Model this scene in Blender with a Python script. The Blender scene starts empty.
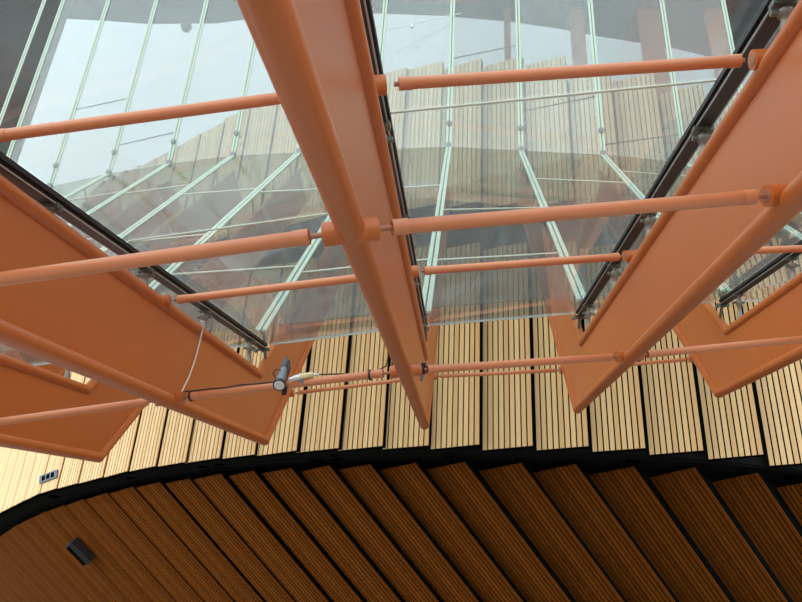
import bpy, math, random
from mathutils import Vector as V, Matrix
random.seed(7)
sc = bpy.context.scene
COL = sc.collection
# ------------------------------------------------------------------ camera
F, CX, CY = 850.0, 401.0, 301.0
cam = bpy.data.cameras.new('camera')
camo = bpy.data.objects.new('camera', cam); COL.objects.link(camo)
M = Matrix(((0.99690, -0.01497, 0.07427), (0.05673, -0.49466, -0.86723), (0.04972, 0.86895, -0.49239)))
zx = M.col[2].normalized(); xx = (M.col[0] - zx * M.col[0].dot(zx)).normalized(); yx = zx.cross(xx)
M = Matrix((xx, yx, zx)).transposed()
camo.matrix_world = M.to_4x4()
cam.sensor_width = 36.0; cam.lens = F * 36.0 / 802.0; cam.clip_start = 0.05; cam.clip_end = 500
sc.camera = camo
GROUND = -1.6

def ray(px, py):
    return M @ V(((px - CX) / F, -(py - CY) / F, -1.0))
def on_x(px, py, X):
    w = ray(px, py); return w * (X / w.x)
def on_z(px, py, z):
    w = ray(px, py); return w * (z / w.z)
def proj(P):
    c = M.transposed() @ P
    return (CX + F * c.x / -c.z, CY - F * c.y / -c.z)
def lerp_tab(tab, x):
    if x <= tab[0][0]: return tab[0][1]
    for (a, b), (c, d) in zip(tab, tab[1:]):
        if x <= c: return b + (d - b) * (x - a) / (c - a)
    return tab[-1][1]

# ------------------------------------------------------------------ materials
def nodes(name):
    m = bpy.data.materials.new(name); m.use_nodes = True
    nt = m.node_tree; nt.nodes.clear()
    return m, nt, nt.nodes.new('ShaderNodeOutputMaterial')
def plain(name, col, rough=0.5, metal=0.0, spec=0.5, noise=0.0, nscale=6.0, coat=0.0):
    m, nt, out = nodes(name)
    b = nt.nodes.new('ShaderNodeBsdfPrincipled')
    b.inputs['Roughness'].default_value = rough; b.inputs['Metallic'].default_value = metal
    b.inputs['Specular IOR Level'].default_value = spec
    b.inputs['Coat Weight'].default_value = coat; b.inputs['Coat Roughness'].default_value = 0.3
    if noise:
        tc = nt.nodes.new('ShaderNodeTexCoord'); n = nt.nodes.new('ShaderNodeTexNoise')
        n.inputs['Scale'].default_value = nscale; n.inputs['Detail'].default_value = 5
        r = nt.nodes.new('ShaderNodeMapRange')
        r.inputs['To Min'].default_value = 1 - noise; r.inputs['To Max'].default_value = 1 + noise
        mx = nt.nodes.new('ShaderNodeVectorMath'); mx.operation = 'SCALE'
        mx.inputs[0].default_value = col
        nt.links.new(tc.outputs['Object'], n.inputs['Vector'])
        nt.links.new(n.outputs['Fac'], r.inputs['Value'])
        nt.links.new(r.outputs['Result'], mx.inputs['Scale'])
        nt.links.new(mx.outputs['Vector'], b.inputs['Base Color'])
    else:
        b.inputs['Base Color'].default_value = (*col, 1)
    nt.links.new(b.outputs['BSDF'], out.inputs['Surface'])
    return m
def wood(name, c0, c1, rough, spec, uvscale=(14.0, 0.8, 1.0)):
    """planks: per-plank tone plus long grain streaks along each plank (UV: u across, v along in metres)"""
    m, nt, out = nodes(name); L = nt.links.new
    b = nt.nodes.new('ShaderNodeBsdfPrincipled')
    b.inputs['Roughness'].default_value = rough; b.inputs['Specular IOR Level'].default_value = spec
    g = nt.nodes.new('ShaderNodeNewGeometry')
    uv = nt.nodes.new('ShaderNodeUVMap')
    mp = nt.nodes.new('ShaderNodeMapping'); mp.inputs['Scale'].default_value = uvscale
    cmb = nt.nodes.new('ShaderNodeCombineXYZ')
    mul = nt.nodes.new('ShaderNodeMath'); mul.operation = 'MULTIPLY'; mul.inputs[1].default_value = 37.0
    add = nt.nodes.new('ShaderNodeVectorMath'); add.operation = 'ADD'
    n = nt.nodes.new('ShaderNodeTexNoise'); n.inputs['Scale'].default_value = 3.0; n.inputs['Detail'].default_value = 6
    L(uv.outputs['UV'], mp.inputs['Vector']); L(g.outputs['Random Per Island'], mul.inputs[0])
    L(mul.outputs[0], cmb.inputs['X']); L(mul.outputs[0], cmb.inputs['Z'])
    L(mp.outputs['Vector'], add.inputs[0]); L(cmb.outputs['Vector'], add.inputs[1])
    L(add.outputs['Vector'], n.inputs['Vector'])
    s = nt.nodes.new('ShaderNodeMath'); s.operation = 'MULTIPLY_ADD'; s.inputs[1].default_value = 0.55
    t = nt.nodes.new('ShaderNodeMath'); t.operation = 'MULTIPLY'; t.inputs[1].default_value = 0.5
    L(n.outputs['Fac'], t.inputs[0]); L(g.outputs['Random Per Island'], s.inputs[0]); L(t.outputs[0], s.inputs[2])
    mix = nt.nodes.new('ShaderNodeMix'); mix.data_type = 'RGBA'
    mix.inputs['A'].default_value = (*c0, 1); mix.inputs['B'].default_value = (*c1, 1)
    L(s.outputs[0], mix.inputs['Factor']); L(mix.outputs['Result'], b.inputs['Base Color'])
    L(b.outputs['BSDF'], out.inputs['Surface'])
    return m
def glass(name, tint, haze, haze_col, f0=0.05, fk=0.9, dirt=0.5, nscale=2.2):
    """thin pane: clear transmission, Fresnel reflection and a film of dust that scatters skylight"""
    m, nt, out = nodes(name); L = nt.links.new
    tr = nt.nodes.new('ShaderNodeBsdfTransparent'); tr.inputs['Color'].default_value = (*tint, 1)
    tl = nt.nodes.new('ShaderNodeBsdfTranslucent'); tl.inputs['Color'].default_value = (*haze_col, 1)
    df = nt.nodes.new('ShaderNodeBsdfDiffuse'); df.inputs['Color'].default_value = (*haze_col, 1)
    hz = nt.nodes.new('ShaderNodeMixShader'); hz.inputs[0].default_value = 0.5
    L(tl.outputs[0], hz.inputs[1]); L(df.outputs[0], hz.inputs[2])
    tc = nt.nodes.new('ShaderNodeTexCoord'); n = nt.nodes.new('ShaderNodeTexNoise')
    n.inputs['Scale'].default_value = nscale; n.inputs['Detail'].default_value = 1.5
    L(tc.outputs['Object'], n.inputs['Vector'])
    mr = nt.nodes.new('ShaderNodeMapRange'); mr.inputs['From Min'].default_value = 0.25; mr.inputs['From Max'].default_value = 0.75
    mr.inputs['To Min'].default_value = haze * (1 - dirt); mr.inputs['To Max'].default_value = haze * (1 + dirt)
    L(n.outputs['Fac'], mr.inputs['Value'])
    m1 = nt.nodes.new('ShaderNodeMixShader'); L(mr.outputs[0], m1.inputs[0]); L(tr.outputs[0], m1.inputs[1]); L(hz.outputs[0], m1.inputs[2])
    lw = nt.nodes.new('ShaderNodeLayerWeight'); lw.inputs['Blend'].default_value = 0.5
    pw = nt.nodes.new('ShaderNodeMath'); pw.operation = 'POWER'; pw.inputs[1].default_value = 5.0
    L(lw.outputs['Facing'], pw.inputs[0])
    ma = nt.nodes.new('ShaderNodeMath'); ma.operation = 'MULTIPLY_ADD'; ma.inputs[1].default_value = fk; ma.inputs[2].default_value = f0
    L(pw.outputs[0], ma.inputs[0])
    gl = nt.nodes.new('ShaderNodeBsdfGlossy'); gl.inputs['Roughness'].default_value = 0.03; gl.inputs['Color'].default_value = (0.95, 1, 0.98, 1)
    m2 = nt.nodes.new('ShaderNodeMixShader'); L(ma.outputs[0], m2.inputs[0]); L(m1.outputs[0], m2.inputs[1]); L(gl.outputs[0], m2.inputs[2])
    L(m2.outputs[0], out.inputs['Surface'])
    return m

ORANGE = plain('orange_paint', (0.56, 0.142, 0.026), 0.42, 0, 0.45, 0.05, 1.5, 0.28)
ORANGE_BAR = plain('orange_bar_paint', (0.68, 0.245, 0.11), 0.4, 0, 0.5, 0.05, 3.0, 0.2)
ROD = plain('weathered_rod', (0.42, 0.19, 0.11), 0.45, 0.2)
BRONZE = plain('dark_bronze', (0.035, 0.024, 0.018), 0.4, 0.3)
GASKET = plain('black_gasket', (0.012, 0.012, 0.014), 0.5)
SILVER = plain('silver_edge', (0.45, 0.5, 0.53), 0.3, 0.6)
BRACKET = plain('grey_green_bracket', (0.16, 0.18, 0.15), 0.4, 0.5)
CASTING = plain('pale_cast_metal', (0.27, 0.26, 0.23), 0.45, 0.4)
MULL = plain('pale_green_glazing_strip', (0.50, 0.64, 0.52), 0.35)
EDGE = plain('glass_edge', (0.50, 0.58, 0.57), 0.35)
MULLD = plain('dark_joint', (0.06, 0.09, 0.08), 0.5)
SEAL = plain('pale_silicone', (0.62, 0.64, 0.52), 0.6)
BLACK = plain('black_board', (0.004, 0.004, 0.004), 0.9, 0, 0.0)
SOFFIT = plain('black_soffit', (0.014, 0.015, 0.015), 0.9, 0, 0.0)
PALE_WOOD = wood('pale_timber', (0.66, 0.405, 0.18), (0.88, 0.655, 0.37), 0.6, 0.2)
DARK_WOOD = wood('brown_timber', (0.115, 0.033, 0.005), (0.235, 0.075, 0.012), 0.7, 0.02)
G_CANOPY = glass('canopy_glass', (0.82, 0.845, 0.84), 0.05, (0.78, 0.84, 0.86), 0.03, 0.8, 0.5)
G_SLOPE = glass('sloped_glass', (0.74, 0.76, 0.72), 0.03, (0.70, 0.74, 0.76), 0.03, 0.32, 0.5)
G_WALL = glass('facade_glass', (0.90, 0.935, 0.95), 0.09, (0.80, 0.84, 0.86), 0.07, 0.6, 0.15)
ROOF = plain('dark_roof_lining', (0.014, 0.014, 0.014), 0.8, 0, 0.05)
CONC = plain('pale_paving', (0.30, 0.28, 0.25), 0.85, 0, 0.2, 0.1, 1.0)
GREY = plain('grey_metal', (0.20, 0.22, 0.24), 0.4, 0.5)
DGREY = plain('dark_plastic', (0.02, 0.022, 0.025), 0.45)
DGREY2 = plain('dark_grey_metal', (0.06, 0.07, 0.08), 0.45, 0.3)
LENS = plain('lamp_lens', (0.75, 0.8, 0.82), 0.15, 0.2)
CREAM = plain('cream_plastic', (0.75, 0.66, 0.38), 0.4)
BLUE = plain('blue_tie', (0.12, 0.30, 0.50), 0.4)
WHITE = plain('white_cable', (0.75, 0.68, 0.62), 0.5)
VENT = plain('blue_grey_plate', (0.075, 0.115, 0.15), 0.6, 0.0)
ORANGE_REFLECTION = plain('orange_fin_reflection', (0.34, 0.11, 0.035), 0.6)  # muted orange imitating the fins mirrored in the facade glass

# ------------------------------------------------------------------ mesh helpers
class MB:
    def __init__(s): s.v = []; s.f = []; s.sm = []; s.uv = []
    def face(s, idx, smooth=False, uv=None):
        s.f.append(idx); s.sm.append(smooth); s.uv.append(uv)
    def hexa(s, c, uvs=None):
        """c: 8 corners, 0-3 back ring, 4-7 front ring (same order)"""
        b = len(s.v); s.v += [tuple(p) for p in c]
        for q in ((3, 2, 1, 0), (4, 5, 6, 7), (0, 1, 5, 4), (1, 2, 6, 5), (2, 3, 7, 6), (3, 0, 4, 7)):
            s.face([b + i for i in q], False, [uvs[i % 4] for i in q] if uvs else None)
        return s
    def box(s, o, ex, ey, ez):
        """centre and three half-axis vectors"""
        c = [o + ex * a + ey * b + ez * e for e in (-1, 1) for a, b in ((-1, -1), (1, -1), (1, 1), (-1, 1))]
        return s.hexa(c)
    def tube(s, pts, r, n=16, caps=True):
        """swept round tube through points with mitred corners; r a number or one per point"""
        pts = [V(p) for p in pts]; R = r if isinstance(r, (list, tuple)) else [r] * len(pts)
        dirs = [(b - a).normalized() for a, b in zip(pts, pts[1:])]
        up = V((0, 0, 1)) if abs(dirs[0].z) < 0.9 else V((1, 0, 0))
        u = dirs[0].cross(up).normalized(); w = u.cross(dirs[0]).normalized()
        rings = []
        for i, p in enumerate(pts):
            if i == 0: t = dirs[0]
            elif i == len(pts) - 1: t = dirs[-1]
            else: t = (dirs[i - 1] + dirs[i]).normalized()
            din = dirs[max(0, i - 1)]
            ring = []
            if i > 0:
                # transport frame to the incoming direction
                u = (u - din * u.dot(din)).normalized(); w = u.cross(din).normalized()
            for k in range(n):
                a = 2 * math.pi * k / n
                q = u * math.cos(a) * R[i] + w * math.sin(a) * R[i]
                dd = din.dot(t)
                q = q - din * (q.dot(t) / dd)
                ring.append(p + q)
            rings.append(ring)
        b = len(s.v)
        for ring in rings: s.v += [tuple(q) for q in ring]
        for i in range(len(pts) - 1):
            for k in range(n):
                k2 = (k + 1) % n
                s.face([b + i * n + k, b + i * n + k2, b + (i + 1) * n + k2, b + (i + 1) * n + k], True)
        if caps:
            for ring, rev in ((rings[0], True), (rings[-1], False)):
                c = len(s.v); s.v += [tuple(q) for q in ring]
                idx = [c + k for k in range(n)]
                s.face(idx[::-1] if rev else idx)
        return s
    def prism(s, poly, off):
        """polygon extruded both ways along off"""
        b = len(s.v); n = len(poly)
        s.v += [tuple(p - off) for p in poly] + [tuple(p + off) for p in poly]
        s.face([b + i for i in range(n)][::-1]); s.face([b + n + i for i in range(n)])
        for i in range(n):
            j = (i + 1) % n
            s.face([b + i, b + j, b + n + j, b + n + i])
        return s
    def build(s, name, mat, parent=None, fixn=True):
        me = bpy.data.meshes.new(name)
        org = V((0, 0, 0))
        if parent is None and s.v:
            for p in s.v: org += V(p)
            org /= len(s.v)
        elif parent is not None:
            org = parent.matrix_basis.translation if parent.parent is None else V(parent['o'])
        me.from_pydata([tuple(V(p) - org) for p in s.v], [], s.f)
        for p, sm in zip(me.polygons, s.sm): p.use_smooth = sm
        if any(s.uv):
            l = me.uv_layers.new(name='UVMap')
            for p, uv in zip(me.polygons, s.uv):
                if uv:
                    for li, q in zip(p.loop_indices, uv): l.data[li].uv = q
        if fixn:
            import bmesh
            bm = bmesh.new(); bm.from_mesh(me); bmesh.ops.recalc_face_normals(bm, faces=bm.faces); bm.to_mesh(me); bm.free()
        me.materials.append(mat)
        o = bpy.data.objects.new(name, me); COL.objects.link(o)
        if parent is None: o.location = org
        else: o.parent = parent
        o_org[o.name] = org
        return o
o_org = {}
def sub(mb, name, mat, part, root):
    """a sub-part: child of a part whose mesh shares the thing's origin"""
    me = mb.build(name, mat, root)
    me.parent = part
    return me
def tag(o, label=None, cat=None, group=None, kind=None):
    if label: o['label'] = label
    if cat: o['category'] = cat
    if group: o['group'] = group
    if kind: o['kind'] = kind
    return o
def empty(name, loc, label, cat, group=None):
    o = bpy.data.objects.new(name, None); COL.objects.link(o); o.location = loc
    o.empty_display_size = 0.1
    return tag(o, label, cat, group)

ORD = ['first', 'second', 'third', 'fourth', 'fifth', 'sixth', 'seventh', 'eighth', 'ninth', 'tenth', 'eleventh', 'twelfth',
       'thirteenth', 'fourteenth', 'fifteenth', 'sixteenth', 'seventeenth', 'eighteenth', 'nineteenth', 'twentieth',
       'twenty-first', 'twenty-second', 'twenty-third', 'twenty-fourth', 'twenty-fifth', 'twenty-sixth', 'twenty-seventh',
       'twenty-eighth', 'twenty-ninth', 'thirtieth', 'thirty-first', 'thirty-second', 'thirty-third', 'thirty-fourth']

# ------------------------------------------------------------------ fins
ED, EA = math.radians(15.138), math.radians(48.781)
D = V((0, math.cos(ED), math.sin(ED))); ND = V((0, -math.sin(ED), math.cos(ED)))
NOTCH = V((0, -0.597, 0.464)); GOFF = 0.373
TIP = {-6: (-9.98, 9.75, 2.75), -5: (-8.38, 9.2, 2.7), -4: (-6.78, 8.7, 2.62), -3: (-5.18, 8.25, 2.6),
       -2: (-3.576, 7.871, 2.64), -1: (-2.012, 8.152, 2.966), 0: (-0.377, 7.98, 3.117), 1: (1.189, 8.304, 3.464),
       2: (2.814, 8.842, 3.907), 3: (4.75, 9.45, 4.35), 4: (6.45, 10.1, 4.75)}
NODEPX = {-6: (50, 187), -5: (109, 174), -4: (169, 164), -3: (233, 156), -2: (299, 153), -1: (373, 150), 0: (444, 150), 1: (521, 151), 2: (603, 155), 3: (685, 163), 4: (757, 176)}
class Fin: pass
FIN = {}
RP0 = {k: {-1: .30, 0: .32, 1: .315, 2: .34}.get(k, .315) for k in TIP}
RP1 = {k: {-1: .043, 0: .008, 1: .024, 2: .04}.get(k, .03) for k in TIP}
for k, t in TIP.items():
    f = Fin(); FIN[k] = f; f.k = k
    f.T = V(t); f.N = f.T + NOTCH; f.X = t[0]
    f.G = on_x(*NODEPX[k], f.X) if k != 0 else f.T + V((0, 5.996, 8.559))
    v = f.G - f.N; L = v.length
    f.ea = math.atan2(v.z, v.y) - math.asin(GOFF / L)
    f.a = V((0, math.cos(f.ea), math.sin(f.ea))); f.na = V((0, -math.sin(f.ea), math.cos(f.ea)))
    f.len = v.dot(f.a)
    # glass corner where the two glass planes meet, measured along both chords
    half = (f.ea - ED) / 2
    f.cut = GOFF * math.tan(half)
    f.P = lambda al, f=f: f.N + D * al                       # upper chord axis
    f.B = lambda al, f=f: f.T + D * al                       # lower chord axis
    f.A = lambda s, f=f: f.T + f.a * s                       # lower arm axis
    f.rail = lambda al, f=f: f.N + D * al + ND * (RP0[f.k] + RP1[f.k] * al) + V((-0.03 if f.k == 0 else 0, 0, 0))
    f.S = lambda s, f=f: f.N + f.a * s + f.na * GOFF         # sloped glass line
AL = {'A': -5.15, 'B': -5.88, 'C': -2.7, 'D': -2.9, 'E': 1.5}
AL_K = {('A', 0): -5.06, ('A', 1): -5.33, ('C', -1): -2.84, ('C', 1): -2.6, ('D', -1): -2.92, ('D', 0): -3.02, ('D', 1): -2.79,
        ('E', -1): 1.55, ('E', 0): 1.38, ('E', 1): 1.52, ('E', 2): 1.3}
PERP = {('D', -2): -0.05, ('A', 0): 0.115, ('A', 1): 0.05, ('A', -1): 0.09, ('B', 0): -0.01, ('B', 1): 0.04, ('B', -1): -0.025, ('C', -1): 0.01, ('C', 0): 0.05, ('C', 1): 0.09}
def node(kind, k):
    f = FIN[k]; al = AL_K.get((kind, k), AL[kind])
    if kind in 'AC': return f.P(al) + ND * PERP.get((kind, k), 0.06)
    if kind in 'BD': return f.B(al) + ND * PERP.get((kind, k), 0.02)
    ty = {-1: 391, 0: 373.5, 1: 367, 2: 356}.get(k)
    if ty:
        for q in range(0, 400):
            if proj(f.A(q / 100))[1] <= ty: return f.A(q / 100) - f.na * 0.04
    return f.A(al)
BAYS = {'A': (-2, -1, 0, 1), 'B': (-2, -1, 0, 1), 'C': (-3, -2, -1, 0, 1, 2), 'D': (-3, -2, -1, 0, 1, 2), 'E': (-3, -2, -1, 0, 1, 2)}
BACK = 8.4
CL = {'A': 0.058, 'B': 0.09, 'C': 0.065, 'D': 0.10, 'E': 0.075}
FIN_LABEL = {
    -6: 'faint orange fin farthest left, only its arm showing behind the hazy glass',
    -5: 'orange steel fin mostly out of frame, second arm from the left behind the hazy glass',
    -4: 'orange steel fin mostly out of frame, third arm from the left behind the hazy glass',
    -3: 'orange steel fin mostly out of frame left, its arm behind the left glass bay',
    -2: 'orange steel fin at the lower left edge, blunt tip above the square grille plate',
    -1: 'big orange steel fin on the left carrying the spotlight bar and white hanging cable',
    0: 'orange steel fin in the middle, seen nearly edge on with its tip pointing down',
    1: 'broad peach-lit orange steel fin on the right, with two ring collars at the right edge',
    2: 'orange steel fin at the far right edge, half hidden behind the broad peach-lit fin',
    3: 'orange steel fin out of frame right, only its arm showing behind the right glass bay',
    4: 'orange steel fin out of frame right, its arm end behind the rightmost facade strip'}
RT, RU = 0.05, 0.044
for k, f in FIN.items():
    root = empty('canopy_fin', f.T, FIN_LABEL[k], 'steel fin', 'orange fins carrying the glass canopy')
    f.root = root
    Lend = f.A(f.len + 0.45); Uend = f.N + f.a * (f.len - 0.05)
    s0 = f.B(-BACK); u0 = f.P(-BACK + 0.45)
    MB().prism([s0, f.T, Lend, Uend, f.N, u0], V((0.009, 0, 0))).build('web_plate', ORANGE, root)
    MB().tube([s0, f.T, Lend], RT, 20).build('lower_tube', ORANGE, root)
    MB().tube([u0, f.N, Uend], RU, 20).build('upper_tube', ORANGE, root)
    # collars for the cross bars
    for kind, bays in BAYS.items():
        for b in bays:
            for q, other in ((b, b + 1), (b + 1, b)):
                if q == k and other in FIN:
                    p = node(kind, k); dr = (node(kind, other) - p).normalized()
                    m = MB().tube([p, p + dr * CL[kind]], 0.041, 20)
                    c = m.build('collar', ORANGE, root)
                    ring = MB().tube([p + dr * (CL[kind] - .004), p + dr * (CL[kind] + .003)], [0.026, 0.024], 16)
                    sub(ring, 'collar_socket', ROD, c, root)
    # glazing rail over the upper chord
    if k >= -3 and k <= 3:
        r0, r1 = f.rail(-BACK + 0.3), f.rail(0.08)
        mid = (r0 + r1) / 2; hl = (r1 - r0) / 2; up = hl.normalized().cross(V((1, 0, 0))).normalized(); up = up if up.z > 0 else -up
        rl = MB().box(mid, V((0.033, 0, 0)), hl, up * 0.024).build('glazing_rail', BRONZE, root)
        for sx in (-1, 1):
            sub(MB().box(mid + V((sx * 0.042, 0, 0)) + up * 0.012, V((0.008, 0, 0)), hl, up * 0.013), 'rail_gasket', GASKET, rl, root)
            sub(MB().box(mid + V((sx * 0.037, 0, 0)) - up * 0.024, V((0.0035, 0, 0)), hl, up * 0.003), 'rail_edge', SILVER, rl, root)
        for al in (-7.0, -5.55 if k == 1 else -5.7, -4.43, -3.15, -1.87, -0.43):
            p0 = f.P(al) + ND * 0.02; p1 = f.rail(al) - ND * 0.02; h = p1 - p0
            br = MB().tube([p0, p0 + h * 0.30, p0 + h * 0.55, p0 + h * 0.56, p0 + h * 0.72],
                           [0.030, 0.022, 0.020, 0.031, 0.031], 14).build('rail_bracket', CASTING, root)
            cl = MB().tube([p0 + h * 0.72, p1], 0.015, 10)
            cl.box(p1 - ND * 0.012, V((0.05, 0, 0)), D * 0.03, ND * 0.012)
            cl.tube([p0 + h * 0.66 + V((-0.055, 0, 0)), p0 + h * 0.66 + V((0.055, 0, 0))], 0.014, 8)
            sub(cl, 'bracket_clamp', BRACKET, br, root)
        # last clamp that grips the end of the pane
        e = f.rail(0.1)
        cl = MB().box(e - ND * 0.03, V((0.065, 0, 0)), D * 0.02, ND * 0.016)
        cl.tube([e - ND * 0.06, e], 0.012, 8)
        cl.tube([e - ND * 0.05 + V((-0.07, 0, 0)), e - ND * 0.05 + V((-0.07, -.06, -.02))], 0.02, 8)
        cl.build('end_clamp', BRACKET, root)
    # glazing joint strips over the arm
    st = MB()
    w = 0.05
    for sx in (-1, 1):
        st.box((f.S(0.2) + f.S(f.len)) / 2 + V((sx * 0.033, 0, 0)) + f.na * 0.012, V((0.024, 0, 0)), f.a * ((f.len - 0.2) / 2), f.na * 0.012)
    ar = st.build('arm_glazing_strip', MULL, root)
    sub(MB().box((f.S(0.2) + f.S(f.len)) / 2, V((0.008, 0, 0)), f.a * ((f.len - 0.2) / 2), f.na * 0.016), 'joint_line', MULLD, ar, root)
    s = 0.3
    while s < f.len:
        MB().tube([f.N + f.a * s + f.na * 0.03, f.S(s)], 0.016, 8).build('arm_bracket', BRACKET, root); s += 1.6

# ------------------------------------------------------------------ cross bars
BAY_NAME = {-3: 'bay left out of frame', -2: 'far left bay', -1: 'left bay', 0: 'bay right of the edge-on fin', 1: 'bay behind the peach fin', 2: 'bay right out of frame'}
KIND_NAME = {'A': 'uppermost orange cross bar', 'B': 'thick orange cross bar joining the lower tubes',
             'C': 'slim orange cross bar joining the upper tubes', 'D': 'orange cross bar near the fin tips', 'E': 'lowest thin orange cross bar joining the arms'}
BAR = {}
for kind, bays in BAYS.items():
    for b in bays:
        p, q = node(kind, b), node(kind, b + 1); dr = (q - p).normalized()
        root = empty('cross_bar', p, f'{KIND_NAME[kind]} in the {BAY_NAME[b]}', 'steel bar', 'cross bars between the orange fins')
        s, e = p + dr * (CL[kind] + .05), q - dr * (CL[kind] + .05)
        r = {'A': 0.0245, 'B': 0.0255, 'C': 0.027, 'D': 0.0265, 'E': 0.022}[kind]
        MB().tube([s, s + dr * 0.006, e - dr * 0.006, e], [r * 0.9, r, r, r * 0.9], 18).build('bar_tube', ORANGE_BAR, root)
        for a, c, nm in ((p, s, 1), (q, e, -1)):
            MB().tube([a + dr * nm * 0.09, c + dr * nm * 0.02], 0.010, 10).build('threaded_rod', ROD, root)
            MB().tube([c, c + dr * nm * 0.055], r * 1.09, 18).build('end_sleeve', ORANGE_BAR, root)
        BAR[(kind, b)] = (p, q, root)

# ------------------------------------------------------------------ canopy panes
def pane(a, b, c, d, nrm, th, name, mat, label, group, seal=None):
    """quad a-b (left edge up), c-d: corners a left-near, b right-near, c right-far, d left-far"""
    off = nrm.normalized() * th / 2
    m = MB(); m.hexa([a - off, b - off, c - off, d - off, a + off, b + off, c + off, d + off])
    o = m.build(name, mat)
    tag(o, label, 'glass pane', group)
    return o
JOINT_Y = {(-1, 'l'): 241, (-1, 'r'): 204, (0, 'l'): 112, (0, 'r'): 80}
def joint_al(fn, key, dflt):
    if key not in JOINT_Y: return dflt
    for q in range(700, 100, -1):
        if proj(fn(-q / 100))[1] >= JOINT_Y[key]: return -q / 100
    return dflt
PX = V((0.036, 0, 0)); GU = 0.045
BAYTXT = {-3: 'left of the far left fin', -2: 'between the two left fins', -1: 'in the left bay', 0: 'in the middle bay', 1: 'between the two right fins', 2: 'right of the far right fin'}
for b in (-3, -2, -1, 0, 1, 2):
    l, r = FIN[b], FIN[b + 1]
    ql = lambda al: l.rail(al) + ND * GU + PX
    qr = lambda al: r.rail(al) + ND * GU - PX
    jl, jr = joint_al(ql, (b, 'l'), -4.2), joint_al(qr, (b, 'r'), -4.3)
    e = 0.26
    lo = pane(ql(jl + 0.012), qr(jr + 0.012), qr(e), ql(e), ND, 0.016, 'canopy_glass_sheet', G_CANOPY, f'flat canopy glass {BAYTXT[b]}, sheet with the free lower edge', 'flat canopy panes')
    up = pane(ql(-BACK + 0.3), qr(-BACK + 0.3), qr(jr - 0.012), ql(jl - 0.012), ND, 0.016, 'canopy_glass_sheet', G_CANOPY, f'flat canopy glass {BAYTXT[b]}, sheet above the pale joint line', 'flat canopy panes')
    js = MB().tube([ql(jl) - ND * 0.004, qr(jr) - ND * 0.004], 0.012, 8)
    me = js.build('joint_seal', SEAL, lo) if False else None
    m = MB().tube([ql(jl), qr(jr)], 0.0065, 8)
    org = lo.location.copy()
    o = m.build('joint_seal', SEAL); o.parent = lo; o.location = o.location - org
    g = MB().box((ql(e) + qr(e)) / 2, (qr(e) - ql(e)) / 2, D * 0.006, ND * 0.009)
    o = g.build('polished_edge', EDGE); o.parent = lo; o.location = o.location - org

# ------------------------------------------------------------------ sloped panes over the arms
SJ = {-6: (5.2, 8.6), -5: (5.0, 8.6), -4: (4.9, 8.4), -3: (4.4, 7.53), -2: (2.4, 7.0), -1: (2.1, 6.6), 0: (2.0, 4.6), 1: (4.6, 7.3), 2: (4.6, 7.3), 3: (4.6, 7.3)}
SLTXT = {-6: 'leftmost sloped bay', -5: 'second sloped bay from the left', -4: 'third sloped bay from the left', -3: 'fourth sloped bay from the left', -2: 'fifth sloped bay from the left',
         -1: 'sloped bay behind the edge-on fin', 0: 'sloped bay in the middle of the photo', 1: 'sloped bay right of the middle one', 2: 'sloped bay behind the peach fin', 3: 'rightmost sloped bay'}
for b in range(-6, 4):
    l, r = FIN[b], FIN[b + 1]
    cuts = [0.34] + list(SJ[b]) + [None]
    nn = (l.na + r.na).normalized()
    for i in range(3):
        s0, s1 = cuts[i], cuts[i + 1]
        ratio = r.len / l.len
        A0 = l.S(s0 + 0.008); B0 = r.S(s0 * ratio + 0.008)
        e0, e1 = (l.len, r.len) if s1 is None else (s1 - 0.008, s1 * ratio - 0.008)
        q = V((0.02, 0, 0))
        o = pane(A0 + q, B0 - q, r.S(e1) - q, l.S(e0) + q, nn, 0.014, 'sloped_glass_sheet', G_SLOPE,
                 f'{("lowest", "middle", "highest")[i]} sloped glass pane in the {SLTXT[b]}', 'sloped panes behind the canopy')
        if i:
            m = MB().tube([A0 + q, B0 - q], 0.016, 6)
            s = m.build('joint_seal', SEAL); s.parent = o; s.location = s.location - o.location

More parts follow.
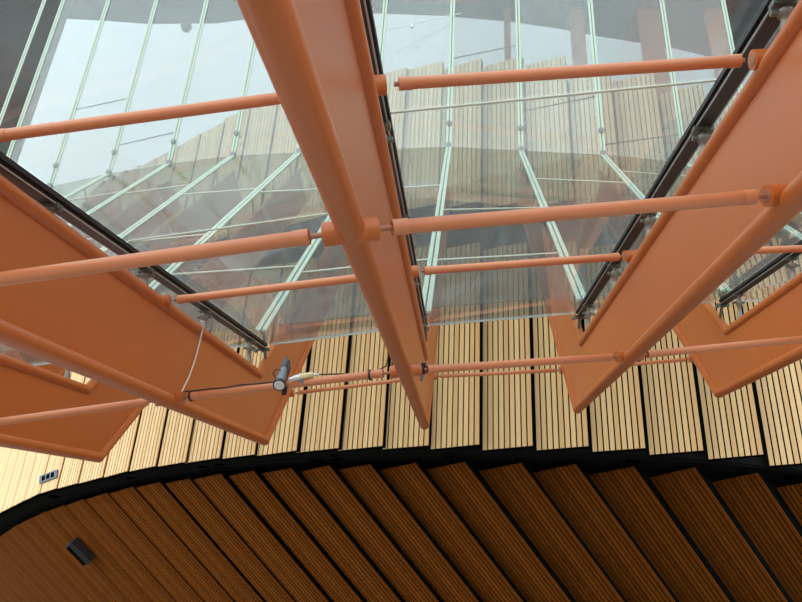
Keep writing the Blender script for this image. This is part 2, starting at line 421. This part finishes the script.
# ------------------------------------------------------------------ vertical glass facade
ZT = 22.5
NODES = {k: f.G for k, f in FIN.items()}
NODES[-7] = V((-11.6, 16.35, 0)); NODES[-7].z = 12.05
NODES[-8] = V((-12.35, 16.6, 0)); NODES[-8].z = 12.05
VTXT = {-7: 'leftmost of all', -6: 'second from the left', -5: 'third from the left', -4: 'fourth from the left', -3: 'fifth from the left', -2: 'sixth from the left', -1: 'seventh from the left',
        0: 'first right of the edge-on fin', 1: 'second right of the edge-on fin', 2: 'third right of the edge-on fin', 3: 'rightmost, ending at the peach fin'}
VJ = {-7: None, -6: (110, 99, 50), -5: (146, 133, 150), -4: None, 0: (59, 46, 400), 1: (112, 97, 560), 2: (145, 135, 640)}
for k in sorted(NODES):
    g = NODES[k]
    m = MB()
    z1 = ZT
    hh = (z1 - g.z) / 2; c = V((g.x, g.y, g.z + hh))
    for sx in (-1, 1):
        m.box(c + V((sx * 0.032, -0.02, 0.02)), V((0.022, 0, 0)), V((0, 0.014, 0)), V((0, 0, hh - 0.06)))
    o = m.build('facade_mullion', MULL)
    nm = VTXT.get(k, 'rightmost of all')
    tag(o, 'pale green strip on the dark wall at the top left corner' if k == -8 else f'pale green strip left of the facade pane {nm}' if k < 4 else 'pale green glazing strip at the far right end of the glass facade', 'glazing strip', 'upright glazing strips of the facade')
    j = MB().box(c, V((0.010, 0, 0)), V((0, 0.025, 0)), V((0, 0, hh - 0.06))).build('joint_line', MULLD); j.parent = o; j.location = j.location - o.location
    for dz in (0.62,):
        b = MB().box(V((g.x, g.y - 0.05, g.z + dz)), V((0.035, 0, 0)), V((0, 0.02, 0)), V((0, 0, 0.06)))
        b.tube([V((g.x - 0.07, g.y - 0.06, g.z + dz)), V((g.x + 0.07, g.y - 0.06, g.z + dz))], 0.014, 8)
        q = b.build('clamp_bolt', GREY); q.parent = o; q.location = q.location - o.location
    b = MB().box(V((g.x, g.y - 0.03, g.z)), V((0.05, 0, 0)), V((0, 0.05, 0)), V((0, 0, 0.06)))
    q = b.build('foot_clamp', GREY); q.parent = o; q.location = q.location - o.location
ks = sorted(NODES)
for a, b in zip(ks, ks[1:]):
    ga, gb = NODES[a], NODES[b]
    q = V((0.02, 0, 0)); nrm = V((gb.y - ga.y, -(gb.x - ga.x), 0))
    ta, tb = V((ga.x, ga.y, ZT)), V((gb.x, gb.y, ZT))
    if a == -8: continue          # dark cladding, no pane, beyond the end of the glass
    o = pane(ga + q, gb - q, tb - q, ta + q, nrm, 0.016, 'facade_glass_sheet', G_WALL, f'tall upright facade glass pane, {VTXT[a]}', 'upright panes of the glass facade')
    if VJ.get(a):
        ya, yb, _ = VJ[a]
        za = [z / 50 for z in range(550, 1100) if proj(V((ga.x, ga.y, z / 50)))[1] <= ya][0]
        zb = [z / 50 for z in range(550, 1100) if proj(V((gb.x, gb.y, z / 50)))[1] <= yb][0]
        m = MB().tube([V((ga.x + .05, ga.y - .01, za)), V((gb.x - .05, gb.y - .01, zb))], 0.011, 6)
        s = m.build('pane_joint', GREY); s.parent = o; s.location = s.location - o.location
    else:
        pass

# ------------------------------------------------------------------ timber drum
ZL = 5.6
LL = [(-44, 550), (-35, 540.5), (-26, 532), (-18, 525), (-9, 518), (1, 512), (11, 507), (23, 501), (38, 494), (55, 489), (76, 484), (101, 478), (126, 472), (154, 467), (184, 463), (218, 459), (253, 456),
      (295, 452.5), (337, 450.5), (382, 449), (430, 449), (482, 450), (536, 450), (592, 451.5), (649, 454.5), (708, 459), (769, 465.5), (832, 473), (895, 482), (960, 492)]
LR = {430: (479.5, 444), 482: (533, 445.3), 536: (589, 445.7), 592: (646, 447.7), 649: (704, 450), 708: (764, 454), 769: (827, 461), 832: (890, 469), 895: (955, 478)}
BL = [(-79, 622), (-67, 608), (-56, 595), (-46, 583), (-37, 572.5), (-29, 563), (-21, 555), (-13, 547), (-4, 540), (5.5, 533), (16.5, 526), (30, 519.5), (45, 512.6), (63, 507), (82, 501), (105.6, 495), (131.7, 489), (159, 485), (189, 481), (220.6, 478),
      (253.5, 475), (293, 473.5), (333, 470.7), (378, 470.7), (426, 470), (478, 471.5), (532, 473), (588, 475.6), (649, 478), (711, 482.5), (775.5, 488), (840, 495), (905, 503)]
BR = {220.6: (253.4, 471), 253.5: (291.7, 468.5), 293: (329, 465.5), 333: (370.3, 464.5), 378: (415.5, 463), 426: (464.5, 462), 478: (521, 463), 532: (575.6, 464), 588: (634, 466.6), 649: (694.5, 467.4),
      711: (757.6, 473), 775.5: (822, 480), 840: (886, 487), 189: (220.6, 474), 159: (189.3, 479), 131.7: (159.6, 482.5)}
TOPTAB = [(60, 190), (100, 185), (145, 165), (245, 110), (300, 95), (420, 66), (560, 60), (620, 75), (680, 90), (802, 110), (1000, 140)]

def slat_panel(root, L0, R0, L1, R1, out, n, mat, gap, zbase, thick=0.025, back=0.10):
    """slats between the lower edge L0-R0 and the upper edge L1-R1; out = outward unit vector"""
    m = MB(); ln = (L1 - L0).length
    for i in range(n):
        t0 = (i + gap / 2) / n; t1 = (i + 1 - gap / 2) / n
        a, b = L0.lerp(R0, t0), L0.lerp(R0, t1); c, d = L1.lerp(R1, t1), L1.lerp(R1, t0)
        off = out * thick
        w = (b - a).length
        m.hexa([a - off, b - off, c - off, d - off, a, b, c, d], [(0, 0), (w, 0), (w, ln), (0, ln)])
    m.build('timber_slats', mat, root)
    o1, o2 = out * (thick + 0.004), out * (thick + back)
    e = (R0 - L0) * 0.004
    MB().hexa([L0 - o2, R0 - o2, R1 - o2, L1 - o2, L0 - o1, R0 - o1, R1 - o1, L1 - o1]).build('backing_board', BLACK, root)

lows = []
nL = len(LL) - 1
for i in range(nL):
    l = LL[i]
    if l[0] in LR: r = LR[l[0]]
    else:
        nx = LL[i + 1]; g = lerp_tab([(0, -1.0), (295, -1.6), (337, -.6), (382, 1.2)], l[0]); r = (nx[0] - g, nx[1] - lerp_tab([(0, .8), (200, 1.6), (382, 4)], l[0]))
    L0, R0 = on_z(*l, ZL), on_z(*r, ZL)
    lows.append((L0, R0))
def top_z(P):
    z = 11.4
    for z in [9.0 + 0.05 * j for j in range(140)]:
        x, y = proj(V((P.x, P.y, z)))
        if y <= lerp_tab(TOPTAB, x): break
    return z
ZG0, ZG1 = 10.15, 11.25
for i, (L0, R0) in enumerate(lows):
    ex = (R0 - L0); out = V((ex.y, -ex.x, 0)).normalized()
    if out.y > 0: out = -out
    zt = top_z((L0 + R0) / 2)
    up = V((0, 0, 1))
    nth = nL - i
    n = 9
    z1 = min(ZG0, zt)
    vis = i - 3
    nm = f'{ORD[nL - 3 - i]} from the right edge' if i < nL - 2 else ('just beyond the right edge' if i == nL - 2 else 'farthest beyond the right edge')
    root = empty('pale_timber_cladding', L0, f'pale sunlit slatted timber panel above the black band, {nm}', 'timber cladding', 'pale slatted panels above the black band')
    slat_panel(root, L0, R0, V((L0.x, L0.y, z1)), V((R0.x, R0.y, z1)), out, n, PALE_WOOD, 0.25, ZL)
    if zt > ZG1 + 0.2:
        a, b = V((L0.x, L0.y, ZG1)), V((R0.x, R0.y, ZG1))
        root = empty('upper_timber_cladding', a, f'upper slatted timber panel seen dimly through glass, {nm}', 'timber cladding', 'upper slatted panels behind the glass')
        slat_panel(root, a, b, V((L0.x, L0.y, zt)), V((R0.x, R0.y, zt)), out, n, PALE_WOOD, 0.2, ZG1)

# brown lower panels
ZB = 5.5
browns = []
nB = len(BL) - 1
def slope(x): return 1.07 + 0.00054 * max(-50, x)
def b_end(px, yend=700):
    m = slope(px[0]); x = px[0] + (yend - px[1]) / m
    top = on_z(*px, ZB); w = ray(x, yend)
    hd = math.hypot(top.x, top.y) * 1.10
    return w * (hd / math.hypot(w.x, w.y))
for i in range(nB):
    l = BL[i]
    if l[0] in BR: r = BR[l[0]]
    else:
        nx = BL[i + 1]; r = (nx[0] + 1.0, nx[1] - 1.2 - 0.006 * max(0, l[0]))
    L1, R1 = on_z(*l, ZB), on_z(*r, ZB)
    L0, R0 = b_end(l), b_end(r)
    browns.append((L0, R0, L1, R1))
    ex = (R1 - L1).normalized(); ey = (L1 - L0).normalized()
    out = ex.cross(ey).normalized()
    if out.y > 0: out = -out
    nm = f'{ORD[nB - 2 - i]} from the right edge' if i < nB - 1 else 'beyond the right edge'
    root = empty('brown_timber_cladding', L1, f'shaded dark brown slatted timber panel below the black band, {nm}', 'timber cladding', 'dark brown slatted panels below the black band')
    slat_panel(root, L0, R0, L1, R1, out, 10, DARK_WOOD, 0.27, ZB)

# dark structure behind the panels
def off_curve(pts, d):
    res = []
    for i, p in enumerate(pts):
        a = pts[max(0, i - 1)]; b = pts[min(len(pts) - 1, i + 1)]
        t = (b - a); n = V((-t.y, t.x, 0)).normalized()
        if n.y < 0: n = -n
        res.append(p + n * d)
    return res
def strip(name, lo, hi, mat, th, nrm=None):
    m = MB()
    for i in range(len(lo) - 1):
        a, b, c, d = lo[i], lo[i + 1], hi[i + 1], hi[i]
        n = (b - a).cross(d - a).normalized() * th
        m.hexa([a - n, b - n, c - n, d - n, a, b, c, d])
    o = m.build(name, mat); tag(o, kind='structure'); return o
lowmid = [(a + b) / 2 for a, b in lows]
core = off_curve(lowmid, 0.55)
strip('wall_drum', [V((p.x, p.y, ZL + 0.02)) for p in core], [V((p.x, p.y, max(7, top_z(q) - 0.1))) for p, q in zip(core, lowmid)], SOFFIT, -0.05)
front = off_curve([a for a, b in lows], 0.17); front = [V((p.x, p.y, ZL + 0.05)) for p in front]
bm_ = [V(((c[2].x + c[3].x) / 2, (c[2].y + c[3].y) / 2, ZL + 0.05)) for c in browns]
bback = off_curve(bm_, 0.9)
def resample(pts, n):
    d = [0.0]
    for a, b in zip(pts, pts[1:]): d.append(d[-1] + (b - a).length)
    res = []
    for q in range(n):
        t = d[-1] * q / (n - 1)
        for i in range(len(pts) - 1):
            if t <= d[i + 1] + 1e-9:
                res.append(pts[i].lerp(pts[i + 1], (t - d[i]) / (d[i + 1] - d[i]))); break
    return res
fr = resample(front + [front[-1] + V((4, 1.5, 0))], 40); bk = resample(bback + [bback[-1] + V((6, 2.5, 0))], 40)
m2 = MB()
for i in range(39):
    m2.hexa([fr[i], fr[i + 1], bk[i + 1], bk[i], fr[i] + V((0, 0, .06)), fr[i + 1] + V((0, 0, .06)), bk[i + 1] + V((0, 0, .06)), bk[i] + V((0, 0, .06))])
tag(m2.build('ceiling', SOFFIT), 'black soffit band between the pale and brown timber panels', 'soffit', kind='structure')
bt = off_curve([(c[2] + c[3]) / 2 for c in browns], 0.55); bb = off_curve([(c[0] + c[1]) / 2 for c in browns], 0.55)
strip('wall_lower', bb, [V((p.x, p.y, ZL)) for p in bt], SOFFIT, 0.05)
# underside of the gap between the two pale tiers
g0 = off_curve(lowmid, 0.25)
# black boxes under the soffit: recessed downlights
DL = [((55, 497), 'recessed black downlight at the far left end of the black band'), ((133, 479), 'recessed black downlight above the wall loudspeaker side of the band'),
      ((204, 468), 'left one of the first pair of black downlights in the band'), ((222, 466), 'right one of the first pair of black downlights in the band'),
      ((315, 459.5), 'left one of the second pair of black downlights in the band'), ((336, 457.5), 'right one of the second pair of black downlights in the band'),
      ((449, 455), 'dark round downlight in the band just right of the edge-on fin tip'), ((634, 460), 'dark round downlight in the band right of the middle'),
      ((790, 477), 'dark round downlight in the band by the right edge')]
DOWN = plain('downlight_black', (0.0015, 0.0015, 0.0015), 0.9, 0, 0.0)
for px, lab in DL:
    p = on_z(*px, ZL + 0.045)
    root = empty('downlight', p, lab, 'downlight', 'downlights in the black band')
    MB().tube([p + V((0, 0, 0.03)), p - V((0, 0, 0.012))], 0.14, 24).build('trim_ring', DOWN, root)
    MB().tube([p - V((0, 0, 0.010)), p - V((0, 0, 0.016))], 0.09, 20).build('lamp_well', BLACK, root)

# wall loudspeaker on the brown boards
def on_brown(px, py, pull):
    best = None
    w = ray(px, py)
    for (L0, R0, L1, R1) in browns:
        n = (R1 - L1).cross(L0 - L1)
        t = n.dot(L1) / n.dot(w); P = w * t
        u = (P - L1).dot((R1 - L1)) / (R1 - L1).length_squared
        best = (abs(u - 0.5), P, n.normalized()) if best is None or abs(u - 0.5) < best[0] else best
        e = (L0 - L1).normalized(); x = (R1 - L1); x = x - e * x.dot(e); q = (P - L1); q = q - e * q.dot(e)
        u = q.dot(x) / x.length_squared
        if 0 <= u <= 1: return P, n.normalized(), e, x.normalized()
    return best[1], best[2], e, x.normalized()
P, n, e, x = on_brown(85, 547, 0)
if n.dot(P) > 0: n = -n
lng = (on_brown(96, 557, 0)[0] - on_brown(74, 534, 0)[0]); lng = lng - n * lng.dot(n); hl = lng.length * 0.42; lng.normalize()
crs = n.cross(lng).normalized()
root = empty('box_loudspeaker', P, 'small black box loudspeaker mounted on the brown boards at lower left', 'loudspeaker')
c = P + n * 0.2
bodyc = [c + lng * (sl * hl) + crs * (sc_ * wd) + n * dn for (sl, dn) in ((0, 0),) for sc_ in (0,) for wd in (0,)]
m = MB()
ring = [(-0.17, -0.16), (0.17, -0.16), (0.17, 0.03), (0.09, 0.11), (-0.09, 0.11), (-0.17, 0.03)]
m.prism([c + crs * u + n * v for u, v in ring], lng * hl)
m.build('cabinet', GASKET, root)
g = MB().prism([c + crs * u + n * v for u, v in ((-0.08, 0.105), (0.08, 0.105), (0.08, 0.125), (-0.08, 0.125))], lng * hl * 0.9)
g.build('front_grille', BLACK, root)
MB().box(P + n * 0.03, crs * 0.1, lng * hl * 0.4, n * 0.06).build('wall_bracket', GREY, root)

# square grille plate on the pale boards
def on_low(px, py):
    w = ray(px, py)
    best = None
    for L0, R0 in lows:
        ex = R0 - L0; nn_ = V((ex.y, -ex.x, 0))
        t = nn_.dot(L0) / nn_.dot(w); Pq = w * t; u = (Pq - L0).dot(ex) / ex.length_squared
        if best is None or abs(u - .5) < best[0]: best = (abs(u - .5), Pq, ex.normalized(), nn_.normalized())
    return best[1:]
Pg, ex, ng = on_low(49, 478)
if ng.y > 0: ng = -ng
root = empty('grille_plate', Pg, 'small blue-grey plate with three dark square holes on the pale boards at left', 'grille plate')
cs = [on_low(40, 484)[0], on_low(58, 477.5)[0], on_low(60, 470.5)[0], on_low(41, 476.5)[0]]
cs = [V((q.x, q.y, q.z)) for q in cs]
base = cs[0]; U = (cs[1] - cs[0]); W = (cs[3] - cs[0])
U = ex * U.dot(ex) + V((0, 0, U.z)); W = ex * W.dot(ex) + V((0, 0, W.z))
o = ng * 0.03
MB().hexa([base, base + U, base + U + W, base + W, base + o, base + U + o, base + U + W + o, base + W + o]).build('plate', VENT, root)
for t in (0.16, 0.42, 0.68):
    b0 = base + U * t + W * 0.2 + ng * 0.031
    MB().hexa([b0, b0 + U * 0.17, b0 + U * 0.17 + W * 0.6, b0 + W * 0.6, b0 + ng * .006, b0 + U * 0.17 + ng * .006, b0 + U * 0.17 + W * 0.6 + ng * .006, b0 + W * 0.6 + ng * .006]).build('square_hole', BLACK, root)

# ------------------------------------------------------------------ roof above the facade
RP = [(-200, 110), (-60, 60), (20, 30), (60, 18.5), (108, 21), (148, 24), (215, 23.5), (242, 20), (300, 15), (380, 13.5), (443, 16), (512, 22), (560, 29), (593, 35.5), (641, 43), (672, 48), (706, 56), (802, 80), (900, 110)]
ZR = 19.5
rb = [on_z(*p, ZR) for p in RP]
rf = []
xs = sorted([(g.x, g.y) for g in NODES.values()] + [(-16, 18.2), (-20, 20.2), (10, 17.6), (14, 20)])
for p in rb:
    rf.append(V((p.x * 0.95, lerp_tab(xs, p.x * 0.95) + 0.12, ZR)))
m = MB()
for i in range(len(rb) - 1):
    h = V((0, 0, 0.5))
    m.hexa([rf[i], rf[i + 1], rb[i + 1], rb[i], rf[i] + h, rf[i + 1] + h, rb[i + 1] + h, rb[i] + h])
tag(m.build('ceiling_roof', ROOF), 'dark roof slab overhanging behind the top of the glass facade', 'roof', kind='structure')
for (xa, xb, dep, lab) in ((504, 510, 0.0, 'narrow orange stripe standing in for a fin reflection, leftmost of four'), (569, 583, 0, 'orange stripe standing in for a fin reflection, second from left'),
                     (637, 659, 0, 'broad orange stripe standing in for a fin reflection, third from left'), (704, 724, 0, 'orange stripe standing in for a fin reflection nearest the right edge')):
    a = on_z(xa, 10, ZR); b = on_z(xb, 10, ZR)  # solid orange stripes stand in for reflections of the fins
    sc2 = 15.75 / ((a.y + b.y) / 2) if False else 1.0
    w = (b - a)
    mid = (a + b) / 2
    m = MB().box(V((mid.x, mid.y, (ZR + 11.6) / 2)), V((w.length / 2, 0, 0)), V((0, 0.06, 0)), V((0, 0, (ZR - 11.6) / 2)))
    o = m.build('fin_reflection_stripe', ORANGE_REFLECTION); tag(o, lab, 'post', 'orange stripes standing in for fin reflections')
# dark wall at the far left behind the last facade pane
ga, gb = NODES[-8], NODES[-7]
m = MB().box(V((gb.x - 3.0, gb.y + 1.35, 16.4)), V((3.0, -1.08, 0)), V((0.03, 0.09, 0)), V((0, 0, 5.0)))
tag(m.build('wall_left', ROOF), kind='structure')

# small fittings and a modelled glint at the top of the facade
def on_y(px, py, y):
    w = ray(px, py); return w * (y / w.y)
p0 = on_z(186.5, 26, ZR - 0.02)
root = empty('ceiling_dome_lamp', p0, 'small dark dome lamp hanging from the roof edge in the top left bay', 'lamp')
MB().tube([p0 + V((0, 0, 0.02)), p0 - V((0, 0, 0.06))], 0.17, 20).build('mount', GREY, root)
MB().tube([p0 - V((0, 0, 0.06)), p0 - V((0, 0, 0.14)), p0 - V((0, 0, 0.2)), p0 - V((0, 0, 0.235))], [0.13, 0.12, 0.085, 0.03], 20).build('dome', DGREY, root)
q0, q1 = on_y(387, 30, 13.85), on_y(461, 13, 13.85)
root = empty('stay_rod', q0, 'thin pale stay rod with a pale disc imitating a glint at the top of the facade', 'stay rod')
MB().tube([q0, q1], 0.010, 8).build('rod', LENS, root)
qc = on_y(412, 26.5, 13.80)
MB().tube([qc - V((0, .03, 0)), qc + V((0, .02, 0))], [0.035, 0.05], 16).build('glint_disc', LENS, root)  # pale disc stands in for a bright glint

# ------------------------------------------------------------------ spotlight, cables
def bar_at(key, px):
    p, q, _ = BAR[key]; best = None
    for i in range(0, 1001):
        P = p.lerp(q, i / 1000); d = abs(proj(P)[0] - px)
        if best is None or d < best[0]: best = (d, P)
    return best[1]
bd = (BAR[('D', -1)][1] - BAR[('D', -1)][0]).normalized()
P = bar_at(('D', -1), 282)
tocam = (-P).normalized()
upv = (V((0, 0, 1)) - tocam * tocam.z).normalized()
def at_px(px, py, ref, push=0.0):
    """point under a pixel at the distance of ref"""
    w = ray(px, py).normalized(); return w * (ref.length + push)
root = empty('spotlight', P, 'small grey spotlight clamped to the cross bar of the left bay, lens facing down', 'spotlight')
l0 = at_px(279.5, 384.5, P, -0.09); l1 = at_px(284, 370, P, 0.06); l2 = at_px(286.5, 362, P, 0.12); l3 = at_px(286.8, 358, P, 0.14)
MB().tube([l0, l0.lerp(l1, 0.3), l1], [0.040, 0.036, 0.030], 20).build('lamp_head', GREY, root)
ax = (l1 - l0).normalized()
MB().tube([l0 - ax * 0.012, l0 + ax * 0.012], 0.044, 20).build('lens_ring', DGREY, root)
MB().tube([l0 - ax * 0.016, l0 - ax * 0.011], [0.030, 0.037], 20).build('lens', LENS, root)
MB().tube([l1, l2, l3], [0.031, 0.027, 0.010], 14).build('driver_box', DGREY2, root)
c0 = at_px(284.5, 391, P, 0.0)
MB().box(c0, bd * 0.018, upv * 0.028, tocam * 0.035).build('bar_clamp', DGREY, root)
MB().tube([at_px(283, 389, P), at_px(286, 378, P, -.01), at_px(289, 368, P, 0.05), at_px(288, 362, P, .08)], 0.011, 8).build('yoke', DGREY, root)
MB().tube([at_px(286.8, 360, P, 0.13), at_px(286.8, 355.5, P, 0.15)], [0.012, 0.004], 10).build('cable_gland', DGREY, root)
loop = [at_px(x, y, P, 0.0) for x, y in ((279, 381), (275, 378), (273, 373), (276, 369.5), (281, 370))]
MB().tube(loop, 0.004, 6).build('lead', DGREY, root)
Q = bar_at(('D', -1), 304)
root = empty('cable_connector', Q, 'pale cream and blue cable connector strapped on the bar beside the spotlight', 'cable connector')
k0, k1, k2, k3, k4 = [at_px(x, y, Q, -0.02) for x, y in ((289, 379.5), (295, 378), (300, 377), (313, 374.5), (319, 374.5))]
MB().tube([k0, k1, k2], [0.010, 0.018, 0.021], 12).build('plug', LENS, root)
MB().tube([k2, k3], [0.022, 0.019], 12).build('socket', CREAM, root)
MB().tube([k3, k4], [0.012, 0.008], 10).build('gland', LENS, root)
tie = at_px(303, 379, Q, 0.0)
MB().tube([tie - bd * 0.006, tie + bd * 0.006], 0.042, 18).build('cable_tie', BLUE, root)
# lead from connector along the bar
pts = [at_px(x, y, Q, -0.02) for x, y in ((319, 374.5), (330, 374.2), (345, 373.8), (360, 373.5), (369, 372.5))] + [at_px(x, y, bar_at(('D', -1), 385), 0.02) for x, y in ((380, 369.5), (386, 366), (388, 358), (388, 348))]
o = MB().tube(pts, 0.005, 6).build('power_cable', DGREY); tag(o, 'thin dark cable running from the connector along the bar to the edge-on fin', 'cable')
pts = []
for px in (184, 195, 210, 225, 240, 255, 268, 276):
    q = bar_at(('D', -1), px); pts.append(q + upv * (0.034 + 0.004 * math.sin(px)) + tocam * 0.008)
o = MB().tube(pts, 0.005, 6).build('power_cable', DGREY); tag(o, 'thin dark cable lying along the top of the bar left of the spotlight', 'cable')
for px, lab in ((191, 'dark strap around the cross bar near the left fin'), (370, 'dark strap around the cross bar near the edge-on fin')):
    q = bar_at(('D', -1), px)
    o = MB().tube([q - bd * 0.006, q + bd * 0.006], 0.037, 18).build('cable_strap', DGREY); tag(o, lab, 'strap', 'straps on the spotlight bar')
f = FIN[-1]
pts = [on_x(x, y, f.X + dx) for x, y, dx in ((201, 321, .06), (204, 322, .075), (202, 332, .05), (199, 345, .04), (195, 360, .03), (189, 377, .03), (182, 391, .05), (179, 396, .07))]
o = MB().tube(pts, 0.0065, 8).build('hanging_cable', WHITE); tag(o, 'thin white cable hanging down the face of the big left fin', 'cable')
# small dark clamp on the bar by the middle fin
q = bar_at(('D', 0), 423)
root = empty('bar_clamp', q, 'small dark clamp on the cross bar at the right side of the edge-on fin', 'clamp')
MB().tube([q - bd * 0.012, q + bd * 0.012], 0.034, 16).build('clamp_ring', DGREY, root)
MB().tube([q - upv * 0.03, q - upv * 0.075], [0.012, 0.009], 10).build('clamp_screw', GREY, root)
MB().tube([q + upv * 0.02, q + upv * 0.045 + tocam * .01], 0.016, 10).build('clamp_nut', DGREY, root)

# ------------------------------------------------------------------ ground, light
m = MB().box(V((0, 12, GROUND - 0.1)), V((60, 0, 0)), V((0, 60, 0)), V((0, 0, 0.1)))
tag(m.build('floor', CONC), kind='structure')

w = bpy.data.worlds.new('overcast_sky'); sc.world = w; w.use_nodes = True
nt = w.node_tree; nt.nodes.clear(); L = nt.links.new
out = nt.nodes.new('ShaderNodeOutputWorld'); bg = nt.nodes.new('ShaderNodeBackground')
tc = nt.nodes.new('ShaderNodeTexCoord'); sep = nt.nodes.new('ShaderNodeSeparateXYZ')
L(tc.outputs['Generated'], sep.inputs[0])
ramp = nt.nodes.new('ShaderNodeValToRGB')
ramp.color_ramp.elements[0].position = 0.0; ramp.color_ramp.elements[0].color = (0.95, 0.95, 0.94, 1)
ramp.color_ramp.elements[1].position = 1.0; ramp.color_ramp.elements[1].color = (0.80, 0.90, 0.96, 1)
L(sep.outputs['Z'], ramp.inputs[0])
nz = nt.nodes.new('ShaderNodeTexNoise'); nz.inputs['Scale'].default_value = 2.2; nz.inputs['Detail'].default_value = 4
L(tc.outputs['Generated'], nz.inputs['Vector'])
mr = nt.nodes.new('ShaderNodeMapRange'); mr.inputs['From Min'].default_value = 0.3; mr.inputs['From Max'].default_value = 0.7
mr.inputs['To Min'].default_value = 0.9; mr.inputs['To Max'].default_value = 1.15
L(nz.outputs['Fac'], mr.inputs['Value'])
sx = nt.nodes.new('ShaderNodeMath'); sx.operation = 'MULTIPLY_ADD'; sx.inputs[1].default_value = -0.68; sx.inputs[2].default_value = 1.5
L(sep.outputs['X'], sx.inputs[0])
sy = nt.nodes.new('ShaderNodeMath'); sy.operation = 'MULTIPLY_ADD'; sy.inputs[1].default_value = -1.08
L(sep.outputs['Y'], sy.inputs[0]); L(sx.outputs[0], sy.inputs[2])
mm = nt.nodes.new('ShaderNodeMath'); mm.operation = 'MULTIPLY'; L(mr.outputs[0], mm.inputs[0]); L(sy.outputs[0], mm.inputs[1])
L(ramp.outputs['Color'], bg.inputs['Color']); L(mm.outputs[0], bg.inputs['Strength'])
L(bg.outputs[0], out.inputs['Surface'])

sc.view_settings.view_transform = 'Standard'; sc.view_settings.look = 'None'
sc.view_settings.gamma = 1.0; sc.view_settings.use_curve_mapping = False
sc.view_settings.exposure = 0.42
sc.cycles.transparent_max_bounces = 32
sc.cycles.max_bounces = 10
